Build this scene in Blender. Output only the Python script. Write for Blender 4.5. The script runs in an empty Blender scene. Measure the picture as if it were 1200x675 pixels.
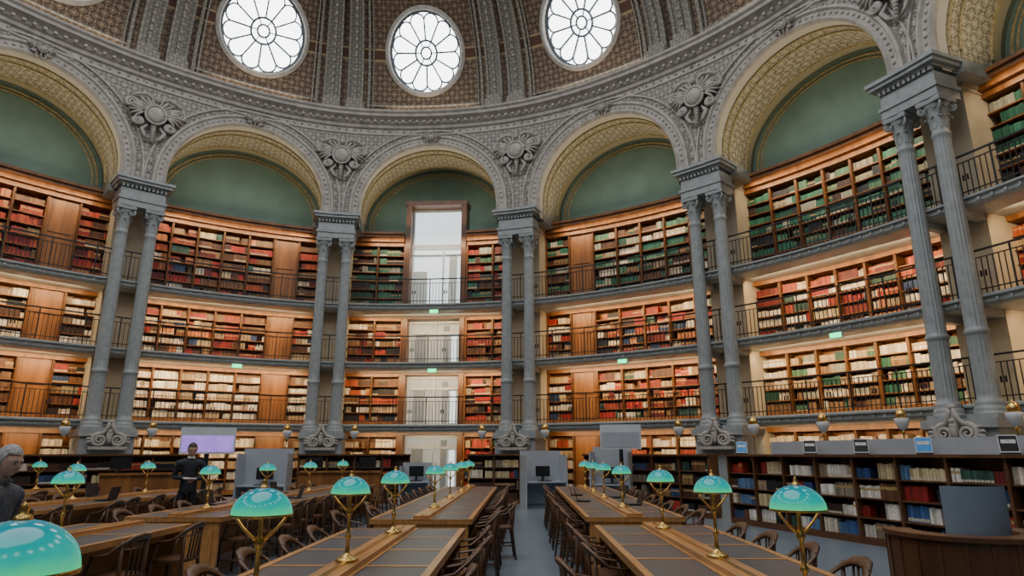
import bpy, math, random
import numpy as np
from mathutils import Vector, Matrix
random.seed(7); rng=np.random.default_rng(7)
C=bpy.context.scene.collection
CAMZ=1.56
# ------------------------------------------------------------------ materials
def newmat(name):
    m=bpy.data.materials.new(name); m.use_nodes=True
    nt=m.node_tree; return m,nt,nt.nodes['Principled BSDF']
def N(nt,t,**k):
    n=nt.nodes.new(t)
    for a,b in k.items(): setattr(n,a,b)
    return n
def c4(c): return (c[0],c[1],c[2],1)
def mat(name,c,rough=.5,metal=0,var=.2,scale=6,bump=0,emis=None,es=0,stretch=(1,1,1)):
    m,nt,b=newmat(name)
    tc=N(nt,'ShaderNodeTexCoord'); mp=N(nt,'ShaderNodeMapping'); mp.inputs['Scale'].default_value=stretch
    no=N(nt,'ShaderNodeTexNoise'); no.inputs['Scale'].default_value=scale; no.inputs['Detail'].default_value=4
    cr=N(nt,'ShaderNodeValToRGB')
    cr.color_ramp.elements[0].position=.3; cr.color_ramp.elements[1].position=.7
    cr.color_ramp.elements[0].color=c4([x*(1-var) for x in c]); cr.color_ramp.elements[1].color=c4([min(1,x*(1+var)) for x in c])
    L=nt.links.new
    L(tc.outputs['Object'],mp.inputs['Vector']); L(mp.outputs[0],no.inputs['Vector']); L(no.outputs['Fac'],cr.inputs[0]); L(cr.outputs[0],b.inputs['Base Color'])
    b.inputs['Roughness'].default_value=rough; b.inputs['Metallic'].default_value=metal
    if emis: b.inputs['Emission Color'].default_value=c4(emis); b.inputs['Emission Strength'].default_value=es
    if bump:
        bp=N(nt,'ShaderNodeBump'); bp.inputs['Strength'].default_value=bump; L(no.outputs['Fac'],bp.inputs['Height']); L(bp.outputs[0],b.inputs['Normal'])
    return m
def mth(nt,op,a,b=None):
    n=N(nt,'ShaderNodeMath',operation=op)
    for i,x in enumerate((a,b)):
        if x is None: continue
        if isinstance(x,(int,float)): n.inputs[i].default_value=x
        else: nt.links.new(x,n.inputs[i])
    return n.outputs[0]
def mixc(nt,f,a,b):
    n=N(nt,'ShaderNodeMix',data_type='RGBA'); L=nt.links.new
    if isinstance(f,(int,float)): n.inputs[0].default_value=f
    else: L(f,n.inputs[0])
    for i,x in ((6,a),(7,b)):
        if isinstance(x,tuple): n.inputs[i].default_value=c4(x)
        else: L(x,n.inputs[i])
    return n.outputs[2]
def lattice(name,base,line,dot,scale=2.0,th=.05,bands=None,rough=.7,rot=45,center=.36,dotth=.11,swirl=0):
    m,nt,b=newmat(name); L=nt.links.new
    tc=N(nt,'ShaderNodeTexCoord'); mp=N(nt,'ShaderNodeMapping'); mp.inputs['Rotation'].default_value=(0,0,math.radians(rot)); mp.inputs['Scale'].default_value=(scale,scale,1)
    L(tc.outputs['UV'],mp.inputs['Vector']); s=N(nt,'ShaderNodeSeparateXYZ'); L(mp.outputs[0],s.inputs[0])
    px=mth(nt,'PINGPONG',s.outputs[0],.5); py=mth(nt,'PINGPONG',s.outputs[1],.5)
    mn=mth(nt,'MINIMUM',px,py); mx=mth(nt,'MAXIMUM',px,py)
    no=N(nt,'ShaderNodeTexNoise'); no.inputs['Scale'].default_value=3; L(tc.outputs['UV'],no.inputs['Vector'])
    bc=mixc(nt,no.outputs['Fac'],tuple(x*.75 for x in base),tuple(min(1,x*1.25) for x in base))
    if swirl:
        n2=N(nt,'ShaderNodeTexNoise'); n2.inputs['Scale'].default_value=swirl; n2.inputs['Detail'].default_value=1; L(tc.outputs['UV'],n2.inputs['Vector'])
        f=mth(nt,'LESS_THAN',mth(nt,'PINGPONG',mth(nt,'MULTIPLY',n2.outputs['Fac'],7),.5),.14)
        bc=mixc(nt,mth(nt,'MULTIPLY',f,.6),bc,line)
    col=mixc(nt,mth(nt,'LESS_THAN',mn,th),bc,line)
    col=mixc(nt,mth(nt,'LESS_THAN',mx,dotth),col,dot)
    col=mixc(nt,mth(nt,'GREATER_THAN',mn,center),col,dot)
    if bands:
        s2=N(nt,'ShaderNodeSeparateXYZ'); L(tc.outputs['UV'],s2.inputs[0])
        for v0,v1,cc,ax in bands:
            o=s2.outputs[ax]
            f=mth(nt,'MULTIPLY',mth(nt,'GREATER_THAN',o,v0),mth(nt,'LESS_THAN',o,v1))
            col=mixc(nt,f,col,cc)
    L(col,b.inputs['Base Color']); b.inputs['Roughness'].default_value=rough
    bp=N(nt,'ShaderNodeBump'); bp.inputs['Strength'].default_value=.5; bp.inputs['Distance'].default_value=.03
    L(mth(nt,'MINIMUM',mn,.12),bp.inputs['Height']); L(bp.outputs[0],b.inputs['Normal'])
    return m
def emat(name,c,s,c2=None,sc=1.2):
    m,nt,b=newmat(name); L=nt.links.new
    tc=N(nt,'ShaderNodeTexCoord'); no=N(nt,'ShaderNodeTexNoise'); no.inputs['Scale'].default_value=sc
    L(tc.outputs['Object'],no.inputs['Vector'])
    col=mixc(nt,no.outputs['Fac'],tuple(x*.85 for x in c),tuple(c2 or c))
    L(col,b.inputs['Emission Color']); b.inputs['Emission Strength'].default_value=s
    b.inputs['Base Color'].default_value=c4([x*.5 for x in c]); b.inputs['Roughness'].default_value=.3
    return m
def attrmat(name,rough=.55):
    m,nt,b=newmat(name); L=nt.links.new
    a=N(nt,'ShaderNodeAttribute',attribute_name='Col'); tc=N(nt,'ShaderNodeTexCoord'); no=N(nt,'ShaderNodeTexNoise'); no.inputs['Scale'].default_value=25
    L(tc.outputs['Object'],no.inputs['Vector'])
    v=N(nt,'ShaderNodeHueSaturation'); L(a.outputs['Color'],v.inputs['Color']); L(mth(nt,'ADD',mth(nt,'MULTIPLY',no.outputs['Fac'],.8),.6),v.inputs['Value'])
    L(v.outputs[0],b.inputs['Base Color']); b.inputs['Roughness'].default_value=rough
    return m
M=dict(
 iron=mat('painted_iron_grey',(.33,.355,.355),.42,.0,.14,5,.05),
 stone=mat('grey_stone',(.45,.415,.375),.7,0,.2,4,.1),
 spand=lattice('spandrel_pattern',(.36,.335,.30),(.15,.135,.12),(.54,.49,.42),4.2,.07,swirl=5),
 dome=lattice('dome_pattern',(.19,.13,.085),(.055,.036,.024),(.32,.235,.145),3.2,.08,swirl=4,bands=[(-9,.12,(.08,.065,.05),1),(2.25,2.33,(.42,.3,.16),1),(2.33,2.7,(.11,.05,.03),1),(2.7,2.78,(.42,.3,.16),1)]),
 rib=lattice('rib_pattern',(.27,.25,.22),(.12,.11,.09),(.38,.34,.27),5,.07),
 soffit=lattice('arch_soffit_pattern',(.46,.41,.31),(.16,.13,.08),(.60,.54,.38),3.6,.06,swirl=4,bands=[(0,.34,(.62,.58,.49),1),(.34,.40,(.12,.10,.07),1),(.78,.84,(.17,.14,.09),1),(2.0,2.06,(.17,.14,.09),1),(2.06,2.4,(.42,.37,.25),1),(2.4,2.7,(.12,.15,.11),1)]),
 green=mat('green_tympanum_plaster',(.185,.29,.24),.8,0,.12,1.0),
 gold=mat('gold_border_paint',(.42,.34,.17),.6,0,.4,14),
 plaster=mat('warm_plaster',(.44,.38,.28),.8,0,.12,2),
 wood=mat('oak_wood',(.24,.095,.026),.42,0,.35,5,.05,stretch=(1,1,.12)),
 woodt=mat('table_oak',(.48,.24,.085),.3,0,.22,6,.03,stretch=(4,.4,1)),
 walnut=mat('walnut_wood',(.12,.052,.022),.4,0,.3,5,.03,stretch=(1,1,.2)),
 wooddk=mat('dark_chair_wood',(.10,.045,.02),.38,0,.3,8),
 pad=mat('slate_leather_pad',(.085,.087,.095),.36,0,.12,30),
 brass=mat('aged_brass',(.80,.54,.18),.25,1,.15,20),
 rail=mat('black_wrought_iron',(.03,.032,.035),.45,.3,.2,10),
 floor=mat('grey_blue_floor',(.17,.21,.25),.3,0,.1,2.5),
 lead=mat('window_lead',(.13,.16,.19),.5,.0,.2,10),
 sky=emat('bright_window_glass',(.90,.96,1.0),7.0,(1,1,1)),
 skyl=emat('skylight_glass',(.88,.93,1.0),3.3,(.97,.98,1)),
 pane=emat('lit_stair_window',(.80,.88,.90),1.6,(.66,.78,.83)),
 pane2=emat('dim_stair_glass',(.62,.66,.64),.55,(.2,.25,.25),2.5),
 white=mat('white_laminate',(.60,.63,.66),.35,0,.05,4),
 lgrey=mat('light_grey_laminate',(.40,.43,.47),.4,0,.05,4),
 bluegrey=mat('blue_grey_panel',(.22,.27,.34),.5,0,.08,4),
 black=mat('black_plastic',(.015,.015,.018),.35,0,.2,10),
 screen=emat('lavender_screen',(.26,.10,.72),1.0,(.60,.42,.98),3),
 bluep=emat('blue_poster',(.03,.22,.6),.35,(.15,.45,.8),6),
 exitg=emat('green_exit_sign',(.01,.9,.30),3.5),
 bulb=emat('warm_bulb',(1,.8,.5),4),
 books=attrmat('book_spines'),
 skin=mat('skin',(.60,.37,.27),.5,0,.1,20),
 lips=mat('lips',(.5,.22,.18),.5,0,.1,20),
 hairg=mat('grey_hair',(.33,.32,.31),.7,0,.4,60),
 hairb=mat('dark_hair',(.04,.028,.02),.6,0,.4,60),
 cloth=mat('dark_jacket_cloth',(.028,.03,.04),.85,0,.3,40),
 trous=mat('black_trouser_cloth',(.018,.018,.022),.85,0,.3,40),
 clothg=mat('grey_patterned_cloth',(.10,.11,.125),.85,0,.4,45),
 paper=mat('paper',(.75,.74,.7),.7,0,.05,10),
)
def shade_mat():
    m,nt,b=newmat('turquoise_opaline_glass'); L=nt.links.new
    tc=N(nt,'ShaderNodeTexCoord'); s=N(nt,'ShaderNodeSeparateXYZ'); L(tc.outputs['Object'],s.inputs[0])
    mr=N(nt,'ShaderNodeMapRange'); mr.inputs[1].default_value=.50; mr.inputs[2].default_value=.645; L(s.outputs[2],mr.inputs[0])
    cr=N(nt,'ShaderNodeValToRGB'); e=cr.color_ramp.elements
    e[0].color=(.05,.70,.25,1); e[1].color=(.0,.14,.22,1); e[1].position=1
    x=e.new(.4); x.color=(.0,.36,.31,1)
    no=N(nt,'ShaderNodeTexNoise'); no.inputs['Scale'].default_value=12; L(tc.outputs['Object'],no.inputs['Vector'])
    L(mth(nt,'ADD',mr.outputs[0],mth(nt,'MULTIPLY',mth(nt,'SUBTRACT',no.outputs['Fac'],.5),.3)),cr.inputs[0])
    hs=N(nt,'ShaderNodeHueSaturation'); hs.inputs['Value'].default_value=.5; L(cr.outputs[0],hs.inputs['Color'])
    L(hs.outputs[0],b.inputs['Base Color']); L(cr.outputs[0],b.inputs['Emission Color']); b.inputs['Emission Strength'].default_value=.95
    b.inputs['Roughness'].default_value=.12
    return m
M['shade']=shade_mat()
# ------------------------------------------------------------------ oval
cx,cy=-4.4,4.885
P8=[(-17.75,15.8),(-13.2,21.5),(-7.12,24.82),(.235,24.34),(6.49,20.21),(10.19,14.6),(12.05,7.65),(12.3,.45)]
PT=np.array(P8+[(2*cx-x,2*cy-y) for x,y in P8]); NB=16; K=200
pos=[]
for k in range(NB):
    p0,p1,p2,p3=PT[(k-1)%NB],PT[k],PT[(k+1)%NB],PT[(k+2)%NB]
    for i in range(K):
        t=i/K
        pos.append(.5*((2*p1)+(-p0+p2)*t+(2*p0-5*p1+4*p2-p3)*t*t+(-p0+3*p1-3*p2+p3)*t**3))
pos=np.array(pos); nxt=np.roll(pos,-1,0)
seg=np.linalg.norm(nxt-pos,axis=1); cum=np.concatenate([[0],np.cumsum(seg)[:-1]]); LT=seg.sum()
tan=np.roll(pos,-1,0)-np.roll(pos,1,0)
w=np.hanning(161); w/=w.sum()
for a in (0,1):
    e=np.concatenate([tan[-80:,a],tan[:,a],tan[:80,a]]); tan[:,a]=np.convolve(e,w,'valid')
tan/=np.linalg.norm(tan,axis=1)[:,None]
nor=np.stack([-tan[:,1],tan[:,0]],1)
SK=[cum[k*K] for k in range(NB)]; LK=[(SK[(k+1)%NB]-SK[k])%LT for k in range(NB)]; MK=[SK[k]+LK[k]/2 for k in range(NB)]
def W(s,d,z):
    s=np.asarray(s,float)%LT; d=np.asarray(d,float); z=np.asarray(z,float)+0*s
    x=np.interp(s,cum,pos[:,0],period=LT); y=np.interp(s,cum,pos[:,1],period=LT)
    nx=np.interp(s,cum,nor[:,0],period=LT); ny=np.interp(s,cum,nor[:,1],period=LT)
    return np.stack([x+nx*d,y+ny*d,z],-1)
def frame(s,d,z):
    p=W(s,d,z); s=s%LT
    n=Vector((np.interp(s,cum,nor[:,0],period=LT),np.interp(s,cum,nor[:,1],period=LT),0)).normalized()
    x=n.cross(Vector((0,0,1)))
    return Matrix(((x.x,n.x,0,p[0]),(x.y,n.y,0,p[1]),(0,0,1,p[2]),(0,0,0,1)))
# ------------------------------------------------------------------ builders
class MB:
    def __init__(s): s.v=[];s.f=[];s.uv=[];s.mi=[];s.sm=[]
    def add(s,v,f,mi=0,uv=None,smooth=False):
        o=len(s.v); s.v+= [tuple(map(float,p)) for p in v]; s.uv+= uv if uv is not None else [(0,0)]*len(v)
        s.f+=[tuple(i+o for i in q) for q in f]; s.mi+=[mi]*len(f); s.sm+=[smooth]*len(f)
    def grid(s,Pts,U=None,V=None,mi=0,smooth=True,closeu=False):
        n,m=Pts.shape[:2]; v=Pts.reshape(-1,3)
        uv=None if U is None else list(zip(U.ravel().tolist(),V.ravel().tolist()))
        f=[]
        for i in range(n if closeu else n-1):
            a=i*m; b=((i+1)%n)*m
            for j in range(m-1): f.append((a+j,b+j,b+j+1,a+j+1))
        s.add(v,f,mi,uv,smooth)
    def cgrid(s,S,D,Z,U=None,V=None,mi=0,smooth=True):
        S,D,Z=np.broadcast_arrays(S,D,Z)
        s.grid(W(S,D,Z),S if U is None else np.broadcast_to(U,S.shape),Z if V is None else np.broadcast_to(V,S.shape),mi,smooth)
    def sweep(s,prof,s0,s1,mi=0,step=.4,smooth=False):
        pr=np.array(prof,float); n=max(2,int(abs(s1-s0)/step)+1)
        ss=np.linspace(s0,s1,n)[:,None]; L=np.concatenate([[0],np.cumsum(np.linalg.norm(np.diff(pr,axis=0),axis=1))])
        s.cgrid(ss+0*pr[None,:,0],pr[None,:,0]+0*ss,pr[None,:,1]+0*ss,V=L[None,:]+0*ss,mi=mi,smooth=smooth)
    def box(s,x0,x1,y0,y1,z0,z1,mi=0,mp=None):
        v=[(x,y,z) for z in (z0,z1) for y in (y0,y1) for x in (x0,x1)]
        if mp: v=[mp(*p) for p in v]
        s.add(v,[(0,2,3,1),(4,5,7,6),(0,1,5,4),(2,6,7,3),(0,4,6,2),(1,3,7,5)],mi)
    def cbox(s,s0,s1,d0,d1,z0,z1,mi=0,step=.6):
        pr=[(d0,z0),(d0,z1),(d1,z1),(d1,z0),(d0,z0)]
        s.sweep(pr,s0,s1,mi,step)
        for a in (s0,s1):
            p=W(np.array([a]*4),np.array([d0,d0,d1,d1]),np.array([z0,z1,z1,z0])); s.add(p,[(0,1,2,3)],mi)
    def lathe(s,prof,seg=24,mi=0,o=(0,0,0),smooth=True,mat=None):
        n=len(prof); v=[]
        for i in range(seg):
            a=2*math.pi*i/seg
            for r,z in prof:
                p=Vector((r*math.cos(a),r*math.sin(a),z))
                if mat: p=mat@p
                v.append((p.x+o[0],p.y+o[1],p.z+o[2]))
        f=[]
        for i in range(seg):
            j=(i+1)%seg
            for k in range(n-1): f.append((i*n+k,j*n+k,j*n+k+1,i*n+k+1))
        s.add(v,f,mi,smooth=smooth)
    def tube(s,path,rad,seg=8,mi=0,flat=1.0,smooth=True):
        path=[Vector(p) for p in path]; n=len(path)
        if not hasattr(rad,'__len__'): rad=[rad]*n
        v=[];up=Vector((0,0,1))
        prev=None
        for i,p in enumerate(path):
            t=(path[min(i+1,n-1)]-path[max(i-1,0)]).normalized()
            if prev is None:
                a=t.cross(up)
                if a.length<.1: a=t.cross(Vector((1,0,0)))
                a.normalize()
            else:
                a=(prev-t*prev.dot(t)).normalized()
            prev=a; b=t.cross(a)
            for k in range(seg):
                th=2*math.pi*k/seg; v.append(p+a*math.cos(th)*rad[i]+b*math.sin(th)*rad[i]*flat)
        f=[(i*seg+k,i*seg+(k+1)%seg,(i+1)*seg+(k+1)%seg,(i+1)*seg+k) for i in range(n-1) for k in range(seg)]
        f.append(tuple(range(seg))[::-1]); f.append(tuple((n-1)*seg+k for k in range(seg)))
        s.add(v,f,mi,smooth=smooth)
    def ell(s,c,r,mi=0,seg=12,rings=8,mat=None,fn=None):
        v=[];f=[]
        for i in range(rings+1):
            th=math.pi*i/rings
            for k in range(seg):
                ph=2*math.pi*k/seg; d=Vector((math.sin(th)*math.cos(ph),math.sin(th)*math.sin(ph),math.cos(th)))
                p=Vector((d.x*r[0],d.y*r[1],d.z*r[2]))
                if fn: p=fn(p,d)
                if mat: p=mat@p
                v.append(p+Vector(c))
        for i in range(rings):
            for k in range(seg): f.append((i*seg+k,i*seg+(k+1)%seg,(i+1)*seg+(k+1)%seg,(i+1)*seg+k))
        s.add(v,f,mi,smooth=True)
    def mesh(s,name,mats):
        me=bpy.data.meshes.new(name); me.from_pydata(s.v,[],s.f)
        for m in mats: me.materials.append(m)
        me.polygons.foreach_set('material_index',s.mi); me.polygons.foreach_set('use_smooth',s.sm)
        ul=me.uv_layers.new(name='UVMap'); li=np.zeros(len(me.loops),int); me.loops.foreach_get('vertex_index',li)
        ul.data.foreach_set('uv',np.array(s.uv,float)[li].ravel()); me.update(); return me
    def obj(s,name,mats,mw=None,parent=None):
        return inst(name,s.mesh(name,mats),mw,parent)
def inst(name,me,mw=None,parent=None):
    o=bpy.data.objects.new(name,me); C.objects.link(o)
    if parent: o.parent=parent
    if mw is not None: o.matrix_world=mw
    return o
def empty(name,mw=None):
    o=bpy.data.objects.new(name,None); C.objects.link(o)
    if mw is not None: o.matrix_world=mw
    return o
class Batch:
    def __init__(s): s.b=[];s.c=[];s.m=[]
    def add(s,a0,a1,b0,b1,z0,z1,c=(.5,.5,.5),mi=0,step=None):
        if step and a1-a0>step:
            n=int(math.ceil((a1-a0)/step)); e=np.linspace(a0,a1,n+1)
            for i in range(n): s.add(e[i],e[i+1],b0,b1,z0,z1,c,mi)
            return
        s.b.append((a0,a1,b0,b1,z0,z1)); s.c.append((c[0],c[1],c[2],1)); s.m.append(mi)
    def obj(s,name,fn,mats,mw=None,parent=None):
        b=np.array(s.b); n=len(b)
        ia=[0,1,0,1,0,1,0,1]; ib=[2,2,3,3,2,2,3,3]; iz=[4,4,4,4,5,5,5,5]
        v=fn(b[:,ia],b[:,ib],b[:,iz]).reshape(-1,3)
        q=np.array([(0,2,3,1),(4,5,7,6),(0,1,5,4),(2,6,7,3),(0,4,6,2),(1,3,7,5)])
        f=(q[None]+8*np.arange(n)[:,None,None]).reshape(-1,4)
        me=bpy.data.meshes.new(name); me.from_pydata(v.tolist(),[],f.tolist())
        for m in mats: me.materials.append(m)
        me.polygons.foreach_set('material_index',np.repeat(s.m,6))
        ca=me.color_attributes.new('Col','FLOAT_COLOR','POINT'); ca.data.foreach_set('color',np.repeat(np.array(s.c),8,axis=0).ravel())
        me.update(); return inst(name,me,mw,parent)
def flat(a,b,z): return np.stack([a,b,z],-1)
# ------------------------------------------------------------------ constants
ZS=10.92; ZC=11.35; R=2.85; ZT=15.0; DB=2.6; CS=.45
GAL=[2.65,5.05,7.4]
VIS=[15,0,1,2,3,4,5,6]
# ------------------------------------------------------------------ floor & shells
b=MB()
ss=np.linspace(0,LT,161)[:-1]
ring=W(ss,3.2,0); b.add([(cx,cy,0)]+[tuple(p) for p in ring],[(0,1+(i+1)%160,1+i) for i in range(160)]); b.obj('floor',[M['floor']])
b=MB()
b.sweep([(2.45,0),(2.45,10.95)],0,LT,0,.6); b.sweep([(3.0,0),(3.0,15.2),(0,15.2)],0,LT,0,.6)
b.obj('wall_back',[M['plaster']])
b=MB(); bs=MB(); bt=MB(); ba=MB(); bg=MB()
for k in range(NB):
    m=MK[k]; L=LK[k]/2
    ph=np.linspace(0,math.pi,33); sx=-R*np.cos(ph); zz=ZC+R*np.sin(ph)
    S=np.stack([sx,sx],1)+m; Z=np.stack([zz,zz*0+ZT],1); b.cgrid(S,0*S,Z,mi=0,smooth=False)
    for a,c in ((-L,-R),(R,L)):
        S=np.linspace(a,c,4)[:,None]+np.zeros((1,2))+m; b.cgrid(S,0*S,np.array([[ZS,ZT]])+0*S)
    px=np.concatenate([[-R],sx,[R]]); pz=np.concatenate([[ZS-.3],zz,[ZS-.3]])
    pl=np.concatenate([[0],np.cumsum(np.hypot(np.diff(px),np.diff(pz)))])
    dd=np.linspace(0,DB,6)[None,:]
    bs.cgrid(px[:,None]+m+0*dd,dd+0*px[:,None],pz[:,None]+0*dd,U=pl[:,None]+0*dd,V=dd+0*px[:,None])
    for dq in (.4,.8,2.02):
        pr=[(R+.02,dq-.05),(R-.05,dq-.03),(R-.05,dq+.03),(R+.02,dq+.05)]
        PP=np.array(pr); S=-PP[None,:,0]*np.cos(ph)[:,None]+m; Z=ZC+PP[None,:,0]*np.sin(ph)[:,None]; bg.cgrid(S,PP[None,:,1]+0*S,Z,smooth=False)
    S=np.stack([px,px],1)+m; Z=np.stack([pz*0+10.6,pz],1); bt.cgrid(S,0*S+DB-.03,Z,smooth=False)
    for r0,r1 in ((R-.32,R-.26),(R-.2,R-.12)):
        S=np.stack([-r0*np.cos(ph),-r1*np.cos(ph)],1)+m; Z=np.stack([ZC+r0*np.sin(ph),ZC+r1*np.sin(ph)],1); bg.cgrid(S,0*S+DB-.06,Z)
    pp=np.concatenate([[0],ph,[math.pi]])
    for prof in ([(R,.02),(R-.02,-.1),(R+.05,-.17),(R+.12,-.1),(R+.3,-.09),(R+.36,-.16),(R+.44,-.14),(R+.46,.0)],[(R+.66,0),(R+.67,-.07),(R+.73,-.07),(R+.74,0)]):
        PP=np.array(prof)
        S=-PP[None,:,0]*np.cos(pp)[:,None]+m; Z=ZC+PP[None,:,0]*np.sin(pp)[:,None]; Z[0]=ZS; Z[-1]=ZS
        ba.cgrid(S,PP[None,:,1]+0*S,Z,smooth=False)
    for rr,nb,rd in ((R+.21,46,.055),(R+.56,30,.05)):
        for t in np.linspace(.03,math.pi-.03,nb):
            s0=m-rr*math.cos(t); z0=ZC+rr*math.sin(t); p=W(s0,-.1 if nb==46 else -.01,z0); ba.ell(p,(rd,rd,rd),0,6,4)
b.obj('wall_spandrels',[M['spand']]); bs.obj('arch_soffits',[M['soffit']]); bt.obj('wall_tympanum',[M['green']]); bg.obj('trim_tympanum_border',[M['gold']]); ba.obj('trim_archivolts',[M['stone']])
b=MB()
b.sweep([(0,14.66),(-.06,14.70),(-.06,14.76),(0,14.8),(0,14.95),(-.1,15.0),(-.12,15.12),(-.2,15.16),(-.26,15.26),(-.40,15.34),(-.48,15.36),(-.5,15.46),(-.58,15.52),(-.6,15.6),(-.3,15.64),(-.1,15.85),(0.05,15.9)],0,LT,0,.4)
n=int(LT/.3)
for i in range(n):
    s=i*LT/n; b.cbox(s-.05,s+.05,-.33,-.2,15.18,15.27)
    b.ell(W(s,-.03,14.88),(.05,.05,.05),0,6,4)
b.obj('trim_cornice',[M['stone']])
# ------------------------------------------------------------------ dome
DX=9.0
th=np.linspace(0,math.pi/2,200); Di=DX*(1-np.cos(th)); Dz=15.75+6.7*np.sin(th)
Dw=np.concatenate([[0],np.cumsum(np.hypot(np.diff(Di),np.diff(Dz)))]); WE=float(np.interp(7.5,Di,Dw))
ZE=float(np.interp(WE,Dw,Dz))
Ti=np.gradient(Di,Dw); Tz=np.gradient(Dz,Dw)
GS=np.array([0,-.1,-.1,-.45,-.78,-.3]+[0]*10)
def gsh(s): return np.interp(np.asarray(s,float)%LT,np.array(SK),GS,period=LT)
def DP(s,w,off=0):
    s,w,off=np.broadcast_arrays(np.asarray(s,float),np.asarray(w,float),np.asarray(off,float))
    s=s+gsh(s)
    i=np.interp(w,Dw,Di); z=np.interp(w,Dw,Dz); ti=np.interp(w,Dw,Ti); tz=np.interp(w,Dw,Tz)
    return W(s,-(i+off*tz),z-off*ti)
WC=2.64; WR=1.72
b=MB(); rb=MB()
for k in range(NB):
    m=MK[k]; L=LK[k]/2
    ph=np.linspace(0,math.pi,29); sx=-WR*np.cos(ph); dy=WR*np.sin(ph)
    t=np.linspace(0,1,7)[None,:]
    S=sx[:,None]+m+0*t; Wl=t*(WC-dy[:,None]); b.grid(DP(S,Wl),S,Wl)
    t=np.linspace(0,1,16)[None,:]; S=sx[:,None]+m+0*t; Wl=(WC+dy[:,None])*(1-t)+t*WE; b.grid(DP(S,Wl),S,Wl)
    for a,c in ((-L,-WR),(WR,L)):
        t=np.linspace(0,WE,20)[None,:]; S=np.linspace(a,c,5)[:,None]+m+0*t; Wl=t+0*S; b.grid(DP(S,Wl),S,Wl)
    for c in (-.5,.5):
        s0=SK[k]+c
        pr=[(-.36,0),(-.36,.16),(-.26,.16),(-.24,.1),(-.08,.1),(-.06,.15),(.06,.15),(.08,.1),(.24,.1),(.26,.16),(.36,.16),(.36,0)]
        t=np.linspace(0,WE*.98,24)
        S=np.array([[s0+p[0] for p in pr]]*len(t)); Wl=t[:,None]+0*S; O=np.array([[p[1]*1.6 for p in pr]]*len(t))
        rb.grid(DP(S,Wl,O),S,Wl,smooth=False)
        for q in np.arange(.5,7,.32):
            p=DP(s0,q,.25); rb.ell(p,(.07,.07,.07),0,6,4)
    for c,wd in ((-L+1.12,.06),(L-1.12,.06),(-L+1.3,.03),(L-1.3,.03)):
        t=np.linspace(.15,WE*.95,20); pr=[(-wd,0),(-wd,.12),(wd,.12),(wd,0)]
        S=np.array([[m+c+p[0] for p in pr]]*len(t)); Wl=t[:,None]+0*S; O=np.array([[p[1] for p in pr]]*len(t))
        rb.grid(DP(S,Wl,O),S,Wl,smooth=False)
    for wz in (.3,5.2,5.5):
        pr=[(-.04,0),(-.04,.1),(.04,.1),(.04,0)]; t=np.linspace(-L+1.12,L-1.12,12)
        Wl=np.array([[wz+p[0] for p in pr]]*len(t)); S=m+t[:,None]+0*Wl; O=np.array([[p[1] for p in pr]]*len(t))
        rb.grid(DP(S,Wl,O),S,Wl,smooth=False)
    for c in (-.5,.5):
        s0=SK[k]+c+float(gsh(SK[k])); rb.cbox(s0-.38,s0+.38,-.5,.0,15.62,15.95); rb.cbox(s0-.3,s0+.3,-.42,.0,15.95,16.15)
b.obj('ceiling',[M['dome']]); rb.obj('trim_dome_ribs',[M['rib']])
ring=W(ss,-7.45,ZE-.02); b=MB(); b.add([(cx,cy,ZE+.2)]+[tuple(p) for p in ring],[(0,1+(i+1)%160,1+i) for i in range(160)]); b.obj('ceiling_skylight',[M['skyl']])
for k in range(NB):
    m=MK[k]; b=MB()
    A=np.linspace(0,2*math.pi,49)
    pr=[(1.90,0),(1.89,.08),(1.82,.12),(1.76,.15),(1.70,.1),(1.69,-.2),(1.66,-.2),(1.66,-.28)]
    PR=np.array(pr); S=m+PR[None,:,0]*np.cos(A)[:,None]; Wl=WC+PR[None,:,0]*np.sin(A)[:,None]; b.grid(DP(S,Wl,PR[None,:,1]+0*S),smooth=False,mi=0)
    rr=np.array([0.001,.5,1.0,1.69]); S=m+rr[None,:]*np.cos(A)[:,None]; Wl=WC+rr[None,:]*np.sin(A)[:,None]; b.grid(DP(S,Wl,-.25+0*S),mi=1)
    def rib(pts,wd=.035,o=-.2):
        pts=[np.array(p,float) for p in pts]; Lf=[];Rt=[]
        for i,p in enumerate(pts):
            t=pts[min(i+1,len(pts)-1)]-pts[max(i-1,0)]; t=t/np.linalg.norm(t); nn=np.array([-t[1],t[0]])*wd
            Lf.append(p+nn); Rt.append(p-nn)
        Lf=np.array(Lf);Rt=np.array(Rt)
        S=np.stack([Lf[:,0],Lf[:,0],Rt[:,0],Rt[:,0]],1); Wl=np.stack([Lf[:,1],Lf[:,1],Rt[:,1],Rt[:,1]],1)
        O=np.array([[o-.05,o+.04,o+.04,o-.05]]*len(pts)); b.grid(DP(S,Wl,O),smooth=False,mi=2)
    for r0,wd in ((.24,.035),(.5,.04),(1.64,.05)):
        rib([(m+r0*math.cos(a),WC+r0*math.sin(a)) for a in np.linspace(0,2*math.pi,37)],wd)
    n=12
    for i in range(n):
        a=2*math.pi*i/n; rib([(m+.5*math.cos(a),WC+.5*math.sin(a)),(m+1.32*math.cos(a),WC+1.32*math.sin(a))],.032)
        a2=a+math.pi/n; cr=1.32*math.cos(math.pi/n); hw=1.32*math.sin(math.pi/n)
        pts=[]
        for t in np.linspace(-math.pi/2,math.pi/2,11):
            x=cr+hw*math.cos(t)*.9; y=hw*math.sin(t); pts.append((m+x*math.cos(a2)-y*math.sin(a2),WC+x*math.sin(a2)+y*math.cos(a2)))
        rib(pts,.03)
    for i in range(6):
        a=2*math.pi*i/6; rib([(m+.2*math.cos(a),WC+.2*math.sin(a)),(m+.5*math.cos(a),WC+.5*math.sin(a))],.02)
    b.obj('window_%d'%(k+1),[M['stone'],M['sky'],M['lead']])
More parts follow.
